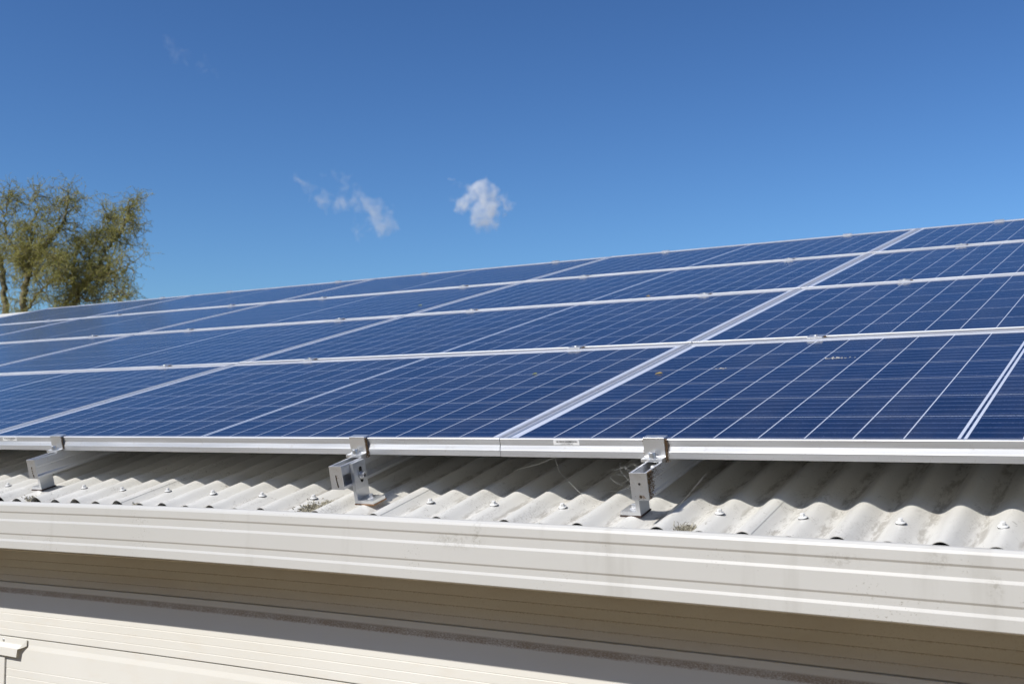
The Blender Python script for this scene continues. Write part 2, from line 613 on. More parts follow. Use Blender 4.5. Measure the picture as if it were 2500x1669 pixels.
rf = MB()
vs_ = [-0.131, -0.11, -0.08, -0.05, -0.02, 0.01, 0.05, 0.1, 0.18, 0.3, 0.45, 0.7, 1.2, 2.0, 2.8, 3.6, RV]
SEG = 18
lap0 = -0.262                            # sheet side laps
k0 = math.floor((X0 - lap0) / (10 * CW))
k1 = math.ceil((X1 - lap0) / (10 * CW))
for k in range(k0, k1):
    ua = lap0 + k * 10 * CW
    ub = ua + 10 * CW + 0.040
    nn = int(round((ub - ua) / CW * SEG))
    va = -0.131 + random.uniform(-0.002, 0.002)
    vs, fs = [], []
    us = [ua + (ub - ua) * i / nn for i in range(nn + 1)]
    for j, v in enumerate(vs_):
        v = va if j == 0 else v
        for u in us:
            lift = 0.0007 * max(0.0, min(1.0, (u - (ub - 0.05)) / 0.02))
            vs.append((u, v, roof_n(u, v) + lift))
    a = nn + 1
    for j in range(len(vs_) - 1):
        for i in range(nn):
            fs.append((j * a + i, j * a + i + 1, (j + 1) * a + i + 1, (j + 1) * a + i))
    # the cut edges show the sheet's thickness
    o = len(vs)
    for j in (0,):
        for i in range(a):
            p = vs[j * a + i]
            vs.append((p[0], p[1], p[2] - 0.0009))
    for i in range(nn):
        fs.append((i, i + 1, o + i + 1, o + i))
    rf.add(vs, fs)
roof = on_house(rf.build("roof", M['roof'], smooth=True, angle=60), (0, 0, 0), TH)

ul = MB()
ul.box(X0 + 0.06, X1 - 0.06, -0.108, RV - 0.05, -0.1425, -0.1405)  # added black sheet, makes the gaps under the crest ends read as deep shade
on_house(ul.build("gap_shade_sheet", M['gap_shade']), (0, 0, 0), TH)

# roofing screws along the eave
sm = MB()
sm.lathe([(0.0082, -0.0012), (0.0082, 0.0004)], n=20, mi=1)
sm.lathe([(0.0080, 0.0004), (0.0078, 0.0014), (0.0052, 0.0026), (0.0048, 0.0030)], n=20, mi=0)
sm.lathe([(0.0043, 0.0030), (0.0043, 0.0072), (0.0036, 0.0080)], n=6, mi=0)
scr0 = sm.build("roof_screw", [M['screw'], M['washer']], smooth=True)
FEET_K = (-27, -13, -5)
first = True
for k in range(-31, 5, 2):
    if k in FEET_K:
        continue
    s = scr0 if first else scr0.copy()
    if not first:
        col.objects.link(s)
    first = False
    s.parent = roof
    u = U0 + CW * k + random.uniform(-0.003, 0.003)
    v = -0.045 + random.uniform(-0.006, 0.006)
    s.location = (u, v, roof_n(u, v) + 0.0006)
    s.rotation_euler = (random.uniform(-.1, .1), random.uniform(-.1, .1), random.uniform(0, 6))

# far slope, ridge cap
RP = l2w(0, RV, CREST)
bk = MB()
vs, fs = [], []
nb = int((X1 - X0) / CW * 8)
D2 = Vector((0, math.cos(TH), -math.sin(TH)))
N2 = Vector((0, math.sin(TH), math.cos(TH)))
for i in range(nb + 1):
    u = X0 + (X1 - X0) * i / nb
    h = 0.5 + 0.5 * math.cos(2 * math.pi * (u - U0) / CW)
    for t in (0.02, 4.6):
        vs.append(Vector((u, RP.y, RP.z)) + D2 * t + N2 * (-(1 - h) * 0.016))
fs = [(2 * i, 2 * i + 1, 2 * i + 3, 2 * i + 2) for i in range(nb)]
bk.add(vs, fs)
on_house(bk.build("roof", M['roof'], smooth=True, angle=60))
rc = MB()
rp = [(RP.y - 0.15 * math.cos(TH), RP.z - 0.15 * math.sin(TH) + 0.006),
      (RP.y - 0.15 * math.cos(TH), RP.z - 0.15 * math.sin(TH) + 0.012),
      (RP.y - 0.02, RP.z + 0.038), (RP.y - 0.012, RP.z + 0.058), (RP.y + 0.012, RP.z + 0.058), (RP.y + 0.02, RP.z + 0.038),
      (RP.y + 0.15 * math.cos(TH), RP.z - 0.15 * math.sin(TH) + 0.012),
      (RP.y + 0.15 * math.cos(TH), RP.z - 0.15 * math.sin(TH) + 0.006)]
rc.prism(rp, X0 - 0.02, X1 + 0.02)
on_house(rc.build("ridge_cap", M['gutter']))

# gutter: pressed steel with two recessed bands in its face
gy = -0.150
gp = [(-0.034, -0.150), (-0.034, -0.258), (-0.040, -0.2610), (gy + 0.0015, -0.2610), (gy, -0.2595),
      (gy, -0.2428), (gy + 0.0017, -0.2378), (gy + 0.0017, -0.2268), (gy, -0.2234),
      (gy, -0.1945), (gy + 0.0017, -0.1895), (gy + 0.0017, -0.1746), (gy, -0.1711),
      (gy, -0.1568), (gy + 0.0015, -0.1528), (gy + 0.006, -0.1486), (gy + 0.014, -0.1478), (gy + 0.018, -0.1500),
      (gy + 0.018, -0.1570)]


def sag(x):
    """the old eave hangs a little lower towards both ends"""
    return -0.022 * (1 - math.exp(-(abs(x - 0.05) / 1.6) ** 3))


XS = sorted([X0, X1] + [-9.0 + 0.25 * k for k in range(49)])


def run(mb, poly, mats=0, closed=False):
    """a long profile (y, z) drawn along the eave, following its sag"""
    n = len(poly)
    xs = [x for x in XS if X0 <= x <= X1]
    vs = [(x, y, z + sag(x)) for x in xs for y, z in poly]
    m = n if closed else n - 1
    o = len(mb.v)
    mb.v += vs
    for i in range(len(xs) - 1):
        for k in range(m):
            k2 = (k + 1) % n
            mb.f.append((o + i * n + k, o + i * n + k2, o + (i + 1) * n + k2, o + (i + 1) * n + k))
            mb.m.append(mats[k] if isinstance(mats, list) else mats)


gb = MB()
run(gb, gp)
gut = gb.build("gutter", M['gutter'])
sol = gut.modifiers.new("thickness", 'SOLIDIFY')
sol.thickness = 0.0008
sol.offset = 0
bvm = gut.modifiers.new("bevel", 'BEVEL')
bvm.width = 0.0007
bvm.segments = 2
bvm.limit_method = 'ANGLE'
bvm.angle_limit = R(20)
on_house(gut)
fa = MB()
run(fa, [(-0.032, -0.258), (-0.032, -0.168), (-0.012, -0.168), (-0.012, -0.258)], closed=True)
on_house(fa.build("fascia", M['gutter']))
sf = MB()
run(sf, [(-0.011, -0.258), (-0.011, -0.252), (0.04, -0.252), (0.04, -0.258)], closed=True)
on_house(sf.build("soffit", M['dusty_bounce']))

# weatherboard wall
WY = 0.022
wb = MB()
strips = []                              # (y0,z0,y1,z1,mat)


def board(z0, first=False, dirty=False, shel=False):
    """profile of one steel weatherboard whose top groove sits at z0"""
    b = 2 if shel else 0
    P = [(WY + 0.004, z0 - 0.0016), (WY, z0 - 0.0026), (WY, z0 - 0.0165), (WY - 0.0018, z0 - 0.0295)]
    mats = [b, 1 if dirty else b, 1 if dirty else b]
    zc = [z0 - 0.0835, z0 - 0.1035, z0 - 0.1235]
    y = WY - 0.0018
    for z in zc:
        P += [(y, z + 0.0011), (y + 0.0011, z), (y, z - 0.0011)]
        mats += [1 if dirty and z == zc[0] else b, b, b]
    P += [(y, z0 - PER + 0.0016), (WY + 0.004, z0 - PER + 0.0010), (WY + 0.004, z0 - PER - 0.0016)]
    mats += [b, b, b]
    return P, mats


def add_board(z0, **kw):
    P, mats = board(z0, **kw)
    run(wb, P, mats)


add_board(ZS + PER, shel=True)
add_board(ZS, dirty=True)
z = ZS - PER
while z > GZ - 0.1:
    add_board(z)
    z -= PER
wall = on_house(wb.build("wall", [M['wall'], M['dirt_ledge'], M['dusty_bounce']]))
# bead under the soffit
tb = MB()
run(tb, [(WY - 0.011, -0.284), (WY - 0.013, -0.2865), (WY - 0.011, -0.289), (WY - 0.0075, -0.2892), (WY - 0.0075, -0.2838)], closed=True)
on_house(tb.build("soffit_bead", M['dusty_bounce']))
# other walls and gables
ow = MB()
YB = RP.y * 2 + 0.1 - WY
ow.box(X0 + 0.05, X1 - 0.05, YB - 0.05, YB, GZ - 0.1, -0.2)
for xa, xb in ((X0 + 0.051, X0 + 0.15), (X1 - 0.15, X1 - 0.051)):
    ow.prism([(WY + 0.006, GZ - 0.1), (YB - 0.051, GZ - 0.1), (YB - 0.051, -0.2), (RP.y, RP.z - 0.05), (WY + 0.006, -0.2)], xa, xb)
on_house(ow.build("wall", M['wall']))
# head flashing over the window at the left and the board beside it
fl = MB()
fp = [(WY - 0.0022, -0.5182, 0), (WY - 0.0042, -0.5182, 0), (WY - 0.0046, -0.5335, 0), (WY - 0.0070, -0.5375, 0.008), (WY - 0.0130, -0.5420, 0.024),
      (WY - 0.0135, -0.5440, 0.026), (WY - 0.0135, -0.5650, 0.030), (WY - 0.0120, -0.5650, 0.030), (WY - 0.0118, -0.5445, 0.026), (WY - 0.0022, -0.5365, 0.002)]
nf = len(fp)
fl.add([(-3.2, y, z) for y, z, _ in fp] + [(-1.480 - c, y, z) for y, z, c in fp],
       [(k, (k + 1) % nf, (k + 1) % nf + nf, k + nf) for k in range(nf)] + [tuple(range(nf))[::-1], tuple(range(nf, 2 * nf))])
FZ = sag(-1.55) + 0.002
flash = on_house(fl.build("window_flashing", M['wall'], bevel=0.0005), (0, 0, FZ))
rv = MB()
rv.lathe([(0.0042, -0.001), (0.0040, 0.0010), (0.0022, 0.0022)], (0, 0, 0), (0, -1, 0), 14)
rvo = rv.build("rivet", M['steel'], flash, smooth=True)
rvo.location = (-1.578, WY - 0.0046, -0.5270)
jb = MB()
jb.box(-3.2, -1.5685, WY - 0.0065, WY - 0.0022, -1.7, -0.5670)
on_house(jb.build("window_trim", M['wall'], bevel=0.0008), (0, 0, FZ))

# ------------------------------------------------------------------ solar panels
fb_ = MB()
LIP = 0.0095
lowp = [(0.0, -0.0008), (0.0008, 0.0), (LIP, 0.0), (LIP, -0.0031), (0.0022, -0.0031), (0.0022, -0.0335), (0.022, -0.0335),
        (0.022, -0.0350), (-0.0031, -0.0350), (-0.0038, -0.0344), (-0.0038, -0.0226), (-0.0033, -0.0216), (0.0, -0.0132)]
fb_.prism(lowp, 0, WP, 'x')
fb_.prism([(HP - a, n) for a, n in lowp], 0, WP, 'x')
sidep = [(0.0, -0.0010), (0.0010, -0.0002), (LIP, -0.0002), (LIP, -0.0031), (0.0022, -0.0031), (0.0022, -0.0335), (0.022, -0.0335),
         (0.022, -0.0349), (0.0, -0.0349)]
fb_.prism([(a, n) for a, n in sidep], LIP + 0.0002, HP - LIP - 0.0002, 'y')
fb_.prism([(WP - a, n) for a, n in sidep], LIP + 0.0002, HP - LIP - 0.0002, 'y')
panel0 = empty("solar_panel", (0, 0, 0), TH)
frame0 = fb_.build("frame", M['frame'], panel0)
lm = MB()
lm.box(0.0032, WP - 0.0032, 0.0032, HP - 0.0032, -0.0062, -0.0033)
glass0 = lm.build("glass", M['cells'], panel0)
bs = MB()
bs.box(0.0032, WP - 0.0032, 0.0032, HP - 0.0032, -0.0073, -0.0063)
bs.build("backsheet", M['backsheet'], panel0)
ORD = ["rightmost", "second from the right", "third from the right", "fourth from the right", "leftmost"]
ROWN = ["bottom row", "second row up", "third row up", "top row"]
panels = {}
first = True
for c in range(0, -5, -1):
    for r in range(4):
        p = panel0 if first else copy_tree(panel0)
        first = False
        p.location = l2w(c * PW + 0.00075 + random.uniform(-.0004, .0004), r * PH - (0.0022 if (c == 0 and r == 0) else 0.0) + random.uniform(-.0008, .0008),
                         random.uniform(-0.0008, 0.0006))
        panels[(c, r)] = p
        lab = f"{ORD[-c]} blue solar panel in the {ROWN[r]}"
        if (c, r) == (0, 0):
            lab = "blue solar panel with a bird dropping and barcode sticker, rightmost in the bottom row"
        if (c, r) == (-1, 0):
            lab = "blue solar panel in the bottom row, left of the one with the readable barcode"
        tag(p, lab, "solar panel", "solar panels on the roof")

# barcode stickers on the lower frames


def sticker(p, u0, u1):
    s = MB()
    s.box(u0, u1, -0.0006, -0.0001, -0.0118, -0.0022)
    so_ = s.build("sticker", M['sticker'], p)
    b = MB()
    x = u0 + 0.006
    rr = random.Random(3)
    while x < u1 - 0.004:
        wd = rr.choice((0.0004, 0.0004, 0.0008, 0.0012))
        b.box(x, x + wd, -0.0008, -0.00062, -0.0068, -0.0034)
        x += wd + rr.choice((0.0004, 0.0006, 0.0009))
    b.build("barcode", M['ink'], so_)
    cu = bpy.data.curves.new("serial_number", 'FONT')
    cu.body = "11810315880702"
    cu.size = 0.0036
    cu.align_x = 'CENTER'
    cu.space_character = 1.15
    tmp = bpy.data.objects.new("serial_number_text", cu)
    col.objects.link(tmp)
    me = bpy.data.meshes.new_from_object(tmp.evaluated_get(bpy.context.evaluated_depsgraph_get()))
    bpy.data.objects.remove(tmp)
    me.materials.clear()
    me.materials.append(M['ink'])
    to = bpy.data.objects.new("serial_number", me)
    col.objects.link(to)
    to.parent = so_
    to.rotation_euler = (math.pi / 2, 0, 0)
    to.location = ((u0 + u1) / 2, -0.0007, -0.0106)


sticker(panels[(0, 0)], 0.1195, 0.1750)
sticker(panels[(-1, 0)], PW - 1.5875, PW - 1.5285)

# ------------------------------------------------------------------ mounting rails
RAILS = [0.333, -0.3497, -1.350, -2.05, -3.0, -3.71, -4.72, -5.42, -6.38]


def rail_mesh(kind):
    a = 0.0160
    n0, n1 = -0.0358, -0.0845
    rc = 0.016 if kind == 'splice' else 0.003
    out = [(-a, n0), (-a, n1), (a, n1), (a, n1 + 0.006), (a - rc, n1 + 0.009), (a - rc, -0.0565), (a, -0.0535), (a, n0),
           (a - 0.0045, n0), (a - 0.0045, n0 - 0.004), (a - 0.003, n0 - 0.004), (a - 0.003, n0 - 0.017), (-a + 0.003, n0 - 0.017),
           (-a + 0.003, n0 - 0.004), (-a + 0.0045, n0 - 0.004), (-a + 0.0045, n0)]
    m = MB()
    m.prism(out, -0.0910, 4.06, 'y')
    if kind == 'splice':                 # serrated flank of the short joiner piece
        for i in range(9):
            z = -0.0375 - i * 0.0021
            m.box(a - 0.0004, a + 0.0008, -0.0910, -0.02, z - 0.0013, z)
    return m


rails = []
for i, u in enumerate(RAILS):
    root = tag(empty("mounting_rail", l2w(u, 0, 0), TH),
               ["open-topped aluminium rail with a dirty end cap, nearest the right edge",
                "aluminium rail whose serrated end carries a slotted bracket on its right side",
                "aluminium rail with a slot in its end cap, nearest the left edge"][i] if i < 3 else
               "aluminium mounting rail running under the far panels, hidden by them", "rail",
               "mounting rails under the panels")
    rail_mesh('splice' if i == 1 else '').build("rail_body", M['rail'], root, bevel=0.0005)
    e = MB()
    e.box(-0.0165, 0.0165, -0.0935, -0.0911, -0.0850, -0.0353)
    e.build("end_cap", M['rail'], root, bevel=0.0006)
    if i < 3:
        h = MB()
        if i == 0:
            for zz, r_ in ((-0.0555, 0.0024), (-0.0785, 0.0026)):
                h.lathe([(r_, 0), (r_ * .9, 0.0004)], (0.001, -0.0934, zz), (0, -1, 0), 14)
            for _ in range(60):
                h.crumb((random.gauss(0.003, 0.004), -0.0937, random.gauss(-0.0785, 0.0022)), random.uniform(.0003, .0010), 1)
        else:
            for k in range(16):
                t = k / 15
                if i == 2 and 0.12 < t < 0.85 and k % 3:
                    continue
                h.lathe([(0.0016, 0), (0.0014, 0.0004)], (-0.0005 + 0.003 * t * t + random.gauss(0, .0003), -0.0934, -0.0555 - 0.024 * t), (0, -1, 0), 10)
            for _ in range(40):
                h.crumb((random.gauss(0.0005, 0.0018), -0.0937, random.uniform(-.082, -.055)), random.uniform(.0003, .0009), 1)
        h.build("drain_slot", [M['dark'], M['crust']], root)
    if i == 0:
        d = MB()
        for _ in range(420):
            z = -0.0355 - 0.048 * random.random() ** 1.2
            d.crumb((0.0166 + abs(random.gauss(0, .0008)), -0.0915 + abs(random.gauss(0, 0.010)), z), random.uniform(.0005, .0016))
        for _ in range(260):
            d.crumb((0.0163, -0.085 + abs(random.gauss(0, 0.03)), -0.0365 - abs(random.gauss(0, .010))), random.uniform(.0003, .0009))
        d.build("dirt_crust", M['crust'], root)
        nt_ = MB()
        nt_.lathe([(0.0035, 0), (0.0035, .006), (0.006, .0062), (.006, .011), (.004, .013)], (0.001, -0.030, -0.0535), n=14)
        nt_.build("channel_nut", M['steel'], root, smooth=True)
    rails.append(root)

# ------------------------------------------------------------------ feet between rail and roof


def foot(u, side, label):
    """side -1: bolted to the rail's left flank, +1: to its right flank"""
    nb_ = -0.1222
    root = tag(empty("roof_bracket", l2w(u, 0, 0), TH), label, "bracket", "feet that hold the rails to the roof")
    s = side
    b = MB()
    a, t = 0.0168, 0.0080
    v0, v1 = -0.067, -0.027
    top = -0.0375 if s > 0 else -0.0840 + 0.030
    prof = [(s * a, top), (s * a, nb_), (s * (a + 0.0475 - (0.0 if s > 0 else 0.008)), nb_),
            (s * (a + 0.0475 - (0.0 if s > 0 else 0.008)), nb_ + 0.0068), (s * (a + t), nb_ + 0.0070)]
    if s > 0:
        z = nb_ + 0.028
        while z < top - 0.0022:
            prof += [(s * (a + t), z), (s * (a + t + 0.0007), z + 0.0005), (s * (a + t + 0.0007), z + 0.0012), (s * (a + t), z + 0.0017)]
            z += 0.0021
    prof += [(s * (a + t), top)]
    b.prism(prof, v0, v1, 'y')
    b.build("angle_plate", M['clamp'], root, bevel=0.0004 if s < 0 else 0)
    p = MB()
    p.box(min(s * (a - .001), s * (a + .0485)) + (0.008 if s < 0 else 0), max(s * (a - .001), s * (a + .0485)), v0 - 0.001, v1 + 0.003, nb_ - 0.0030, nb_ - 0.0002, 0)
    p.build("rubber_pad", M['cork'] if s > 0 else M['rubber'], root)
    w_ = MB()
    cx = s * (a + 0.027 if s > 0 else a + 0.021)
    c = (cx, -0.047, nb_ + 0.0069)
    w_.lathe([(0.0090, 0), (0.0088, 0.0012), (0.0062, 0.0024)], c, n=20)
    w_.lathe([(0.0050, 0.0024), (0.0050, 0.0076), (0.0042, 0.0086)], c, n=6)
    w_.build("roof_bolt", M['steel'], root, smooth=True)
    if s > 0:
        x = a + t + 0.0008
        sl = MB()
        zc, hh, r_ = -0.0655, 0.0125, 0.0042
        poly = [(-0.045 + r_ * math.sin(q), zc + hh + r_ * math.cos(q)) for q in [math.pi * (-.5 + k / 8) for k in range(9)]]
        poly += [(-0.045 + r_ * math.sin(q), zc - hh + r_ * math.cos(q)) for q in [math.pi * (.5 + k / 8) for k in range(9)]]
        sl.prism(poly, x - 0.0006, x + 0.0002, 'x')
        sl.build("slot", M['dark'], root)
        h = MB()
        h.lathe([(0.0088, 0.0003), (0.0086, 0.0020), (0.0070, 0.0022)], (x, -0.045, -0.067), (1, 0, 0), 22)
        h.lathe([(0.0064, 0.0022), (0.0064, 0.0095), (0.0058, 0.0102), (0.0036, 0.0102), (0.0034, 0.0070)], (x, -0.045, -0.067), (1, 0, 0), 22)
        h.build("side_bolt", M['steel'], root, smooth=True)
        k_ = MB()
        k_.lathe([(0.0034, 0.0072), (0.0030, 0.0074)], (x, -0.045, -0.067), (1, 0, 0), 6)
        k_.build("hex_socket", M['dark'], root)
    return root


foot(RAILS[0], -1, "silver L-shaped foot under the open-topped rail, its bolt head on the left")
foot(RAILS[1], +1, "slotted silver foot with a large side bolt, on the right flank of the middle rail")
foot(RAILS[2], -1, "small silver foot under the rail nearest the left edge")

# ------------------------------------------------------------------ clamps
t_ = 0.0042


def end_clamp_meshes():
    b = MB()
    prof = [(0.0095, 0.0012), (0.0095, 0.0042), (-0.0085, 0.0042), (-0.0090, 0.0036), (-0.0090, -0.0290), (-0.0110, -0.0302), (-0.0270, -0.0302),
            (-0.0270, -0.0356), (-0.0050, -0.0356), (-0.0046, -0.0352), (-0.0046, 0.0004), (-0.0040, 0.0012)]
    b.prism(prof, -0.0205, 0.0205, 'x')
    h = MB()
    c = (-0.001, -0.0180, -0.0302)
    h.lathe([(0.0066, 0.0), (0.0066, 0.0098), (0.0060, 0.0106), (0.0036, 0.0106), (0.0034, 0.0075)], c, n=22)
    return b, h


CL = ["square silver end clamp gripping the bottom panel edge above the open-topped rail",
      "square silver end clamp gripping the bottom panel edge above the slotted foot",
      "square silver end clamp gripping the bottom panel edge nearest the left side"]
for i in range(3):
    root = tag(empty("end_clamp", l2w(RAILS[i] - 0.003, 0, 0), TH), CL[i], "clamp", "end clamps along the bottom edge")
    b, h = end_clamp_meshes()
    b.build("clamp_body", M['clamp'], root, bevel=0.0005)
    h.build("bolt", M['steel'], root, smooth=True)
    d = MB()
    for _ in range((500, 380, 120)[i]):
        z = random.uniform(-0.040 if i < 2 else -.036, 0.001)
        d.crumb((0.0208 + abs(random.gauss(0, (.0022, .0016, .0008)[i])), -0.0060 + random.gauss(0, 0.0022) * (0.5 if z > -.03 else 1.6), z), random.uniform(.0005, .0015))
    if i == 0:
        for _ in range(120):
            d.crumb((-0.0208 - abs(random.gauss(0, .0008)), -0.0055 + random.gauss(0, .001), random.uniform(-.033, 0)), random.uniform(.0004, .0011))
    d.build("dirt_crust", M['crust'], root)

mb_ = MB()
mb_.box(-0.0200, 0.0200, -0.0160, 0.0160, 0.0006, 0.0036)
mbolt = MB()
mbolt.lathe([(0.0062, 0.0036), (0.0062, 0.0052), (0.0055, 0.0060), (0.0034, 0.0060), (0.0032, 0.0050)], n=20)
mdirt = MB()
for _ in range(60):
    mdirt.crumb((0.0212 + abs(random.gauss(0, .0016)), random.gauss(0, .004), random.uniform(-.001, .0015)), random.uniform(.0005, .0014))
mid0 = empty("mid_clamp", (0, 0, 0), TH)
mb_.build("clamp_plate", M['clamp'], mid0, bevel=0.0005)
mbolt.build("bolt", M['steel'], mid0, smooth=True)
mdirt.build("dirt_crust", M['crust'], mid0)
WHERE = ["on the rightmost panels", "just left of the wide right seam", "left half of the second panels from the right",
         "right half of the third panels from the right", "left half of the third panels from the right",
         "right half of the fourth panels from the right", "left half of the fourth panels from the right",
         "right half of the leftmost panels", "left half of the leftmost panels"]
first = True
SEEN = {1: range(0, 4), 2: range(0, 6), 3: range(0, 8), 4: range(0, 8)}
for r in (1, 2, 3):
    for i in SEEN[r]:
        c = mid0 if first else copy_tree(mid0)
        first = False
        c.location = l2w(RAILS[i] + (0.008 * r if i == 0 else 0) + random.uniform(-.004, .004), r * PH - (PH - HP) / 2, 0)
        tag(c, f"mid clamp on the {['lowest', 'middle', 'highest'][r - 1]} row seam, {WHERE[i]}", "clamp", "mid clamps on the seams between rows")
tc0 = empty("end_clamp", (0, 0, 0), TH)
tcm = MB()
tcm.prism([(-0.0095, 0.0006), (-0.0095, 0.0046), (0.0140, 0.0046), (0.0140, -0.0300), (0.0100, -0.0300), (0.0100, 0.0006)], -0.0205, 0.0205, 'x')
tcm.build("clamp_body", M['clamp'], tc0, bevel=0.0005)
first = True
for i in SEEN[4]:
    c = tc0 if first else copy_tree(tc0)
    first = False
    c.location = l2w(RAILS[i] + (0.03 if i == 0 else 0), 3 * PH + HP, 0)
    tag(c, f"end clamp on the top edge, {WHERE[i]}", "clamp", "end clamps along the top edge")

# ------------------------------------------------------------------ lichen, cobwebs, droppings, leaves


def lichen(u, va, vb, wd, n, label, s=1.0, dark=0.25, th=1.0):
    m = MB()
    for _ in range(n):
        t = random.random()
        v = va + (vb - va) * t
        du = random.gauss(0, wd * (0.55 if t < .7 else .3))
        x = u + du
        p = Vector((x, v, roof_n(x, v) + 0.0006))
        d = Vector((random.gauss(0, .7), random.gauss(0, .7), abs(random.gauss(.6, .5)))).normalized()
        L = random.uniform(.0022, .0060) * s
        side = d.orthogonal().normalized() * random.uniform(-.5, .5) * L
        pts = [p, p + d * L * .5 + side * .5, p + d * L * .8 + side * 1.2, p + d * L * .8 + side * 1.9]
        m.tube(pts, [.0007 * th, .0010 * th, .0008 * th, .0004 * th], 4, 1 if random.random() < dark else 0)
    o = m.build("lichen", [M['lichen'], M['lichen_dark']])
    o.rotation_euler = (TH, 0, 0)
    tag(o, label, "lichen", "lichen tufts in the roof valleys")


lichen(-0.426, -0.128, -0.030, 0.020, 2400, "long crusty beige lichen tuft in the roof valley left of the slotted foot")
lichen(-1.340, -0.122, -0.085, 0.017, 800, "lichen tuft in the roof valley below the foot nearest the left edge")
lichen(-0.960, -0.122, -0.098, 0.010, 260, "tiny pale lichen tuft near the gutter, right of the leftmost one")
lichen(0.412, -0.118, -0.075, 0.013, 420, "wiry grey lichen tuft by the gutter right of the open-topped rail", 1.7, .45, .55)

cw = MB()


def strand(pts, r=.00016, sag=0.0):
    P = [Vector(p) for p in pts]
    out = []
    for a, b in zip(P[:-1], P[1:]):
        for k in range(6):
            t = k / 6
            q = a.lerp(b, t)
            q.z -= sag * 4 * t * (1 - t)
            out.append(q)
    out.append(P[-1])
    cw.tube(out, r, 4)


strand([(0.120, -0.004, -0.036), (0.105, 0.030, -0.075), (0.150, 0.020, -0.112), (0.185, 0.015, -0.117)])
strand([(0.120, -0.004, -0.036), (0.060, 0.03, -0.060), (-0.02, 0.07, -0.085)], .0003)
for k in range(26):
    a = (0.316, random.uniform(-.09, -.02), random.uniform(-.084, -.040))
    b = (random.uniform(.25, .31), random.uniform(-.06, .02), random.uniform(-.115, -.036))
    strand([a, Vector(a).lerp(Vector(b), .5) + Vector((random.gauss(0, .006), random.gauss(0, .006), random.gauss(0, .006))), b], .00009, .003)
strand([(0.42, 0.00, -0.062), (0.372, -0.04, -0.1175)], .00009)
wo_ = cw.build("cobweb", M['web'])
wo_.rotation_euler = (TH, 0, 0)
tag(wo_, "wispy cobweb strung between panel edge, open-topped rail and roof", "cobweb")


def splat(c, w_, h_, n, mat, name, label, cat, group, dens=1.0):
    m = MB()
    for _ in range(n):
        m.crumb((random.gauss(0, w_), random.gauss(0, h_), 0.0003), random.uniform(.0008, .0026) * dens)
    o = m.build(name, mat)
    o.location = l2w(*c)
    o.rotation_euler = (TH, 0, 0)
    for v_ in o.data.vertices:
        v_.co.z = max(0.00005, v_.co.z * 0.35)
    tag(o, label, cat, group)


splat((0.465, 0.715, -0.0032), .014, .004, 70, M['dropping'], "bird_dropping", "streaky pale bird dropping on the rightmost bottom-row panel", "bird dropping", "bird droppings")
splat((0.214, 0.635, -0.0032), .006, .004, 22, M['dropping'], "bird_dropping", "small pale bird dropping right of the yellow leaf", "bird dropping", "bird droppings")


def leaf(c, ang, L, mat, label):
    m = MB()
    pts = [(-L, 0, .0005), (-L * .4, L * .22, .002), (L * .4, L * .2, .003), (L, 0, .001), (L * .4, -L * .2, .0012), (-L * .4, -L * .22, .0008)]
    m.add([(x, y, z + .0006) for x, y, z in pts] + [(x, y, z) for x, y, z in pts],
          [(0, 1, 2, 3), (0, 3, 4, 5), (6, 9, 8, 7), (6, 11, 10, 9)] + [(i, (i + 1) % 6, (i + 1) % 6 + 6, i + 6) for i in range(6)])
    o = m.build("fallen_leaf", mat)
    o.matrix_world = Matrix.Translation(l2w(*c)) @ Matrix.Rotation(TH, 4, 'X') @ Matrix.Rotation(ang, 4, 'Z')
    tag(o, label, "leaf", "fallen leaves on the panels")


leaf((0.076, 0.595, -0.0032), 0.4, 0.009, M['yellow_leaf'], "yellow fallen leaf on the rightmost bottom-row panel")
leaf((-0.288, 0.637, -0.0032), 0.2, 0.007, M['green_leaf'], "green fallen leaf on the bottom row, left of the wide seam")
leaf((-0.610, 2.062, -0.0032), -0.3, 0.010, M['yellow_leaf'], "brownish fallen leaf on the third row of panels")
leaf((-1.85, 2.30, -0.0032), 0.1, 0.011, M['green_leaf'], "dark green fallen leaf on the third row, further left")


# ------------------------------------------------------------------ willow
def big_mesh(name, verts, quads, mat_idx, mats, parent):
    me = bpy.data.meshes.new(name)
    me.vertices.add(len(verts))
    me.vertices.foreach_set("co", verts.astype(np.float32).ravel())
    me.loops.add(quads.size)
    me.loops.foreach_set("vertex_index", quads.astype(np.int32).ravel())
    me.polygons.add(len(quads))
    me.polygons.foreach_set("loop_start", np.arange(0, quads.size, 4, dtype=np.int32))
    me.polygons.foreach_set("material_index", mat_idx.astype(np.int32))
    me.update(calc_edges=True)
    me.validate()
    for m in mats:
        me.materials.append(m)
    o = bpy.data.objects.new(name, me)
    col.objects.link(o)
    o.parent = parent
    return o


def unit(a):
    return a / np.maximum(np.linalg.norm(a, axis=-1, keepdims=True), 1e-9)


def tubes(P, rad, sides):
    """P (M,n,3), rad (M,n) -> verts, quads"""
    Mn, n, _ = P.shape
    T = np.gradient(P, axis=1)
    T = unit(T)
    ref = unit(rng.normal(size=(Mn, 1, 3)))
    A = unit(np.cross(T, ref))
    B = np.cross(T, A)
    q = np.arange(sides) * 2 * np.pi / sides
    ring = P[:, :, None, :] + rad[:, :, None, None] * (A[:, :, None, :] * np.cos(q)[None, None, :, None] + B[:, :, None, :] * np.sin(q)[None, None, :, None])
    verts = ring.reshape(-1, 3)
    idx = np.arange(Mn * n * sides).reshape(Mn, n, sides)
    nx = np.roll(idx, -1, axis=2)
    quads = np.stack([idx[:, :-1], nx[:, :-1], nx[:, 1:], idx[:, 1:]], -1).reshape(-1, 4)
    return verts, quads


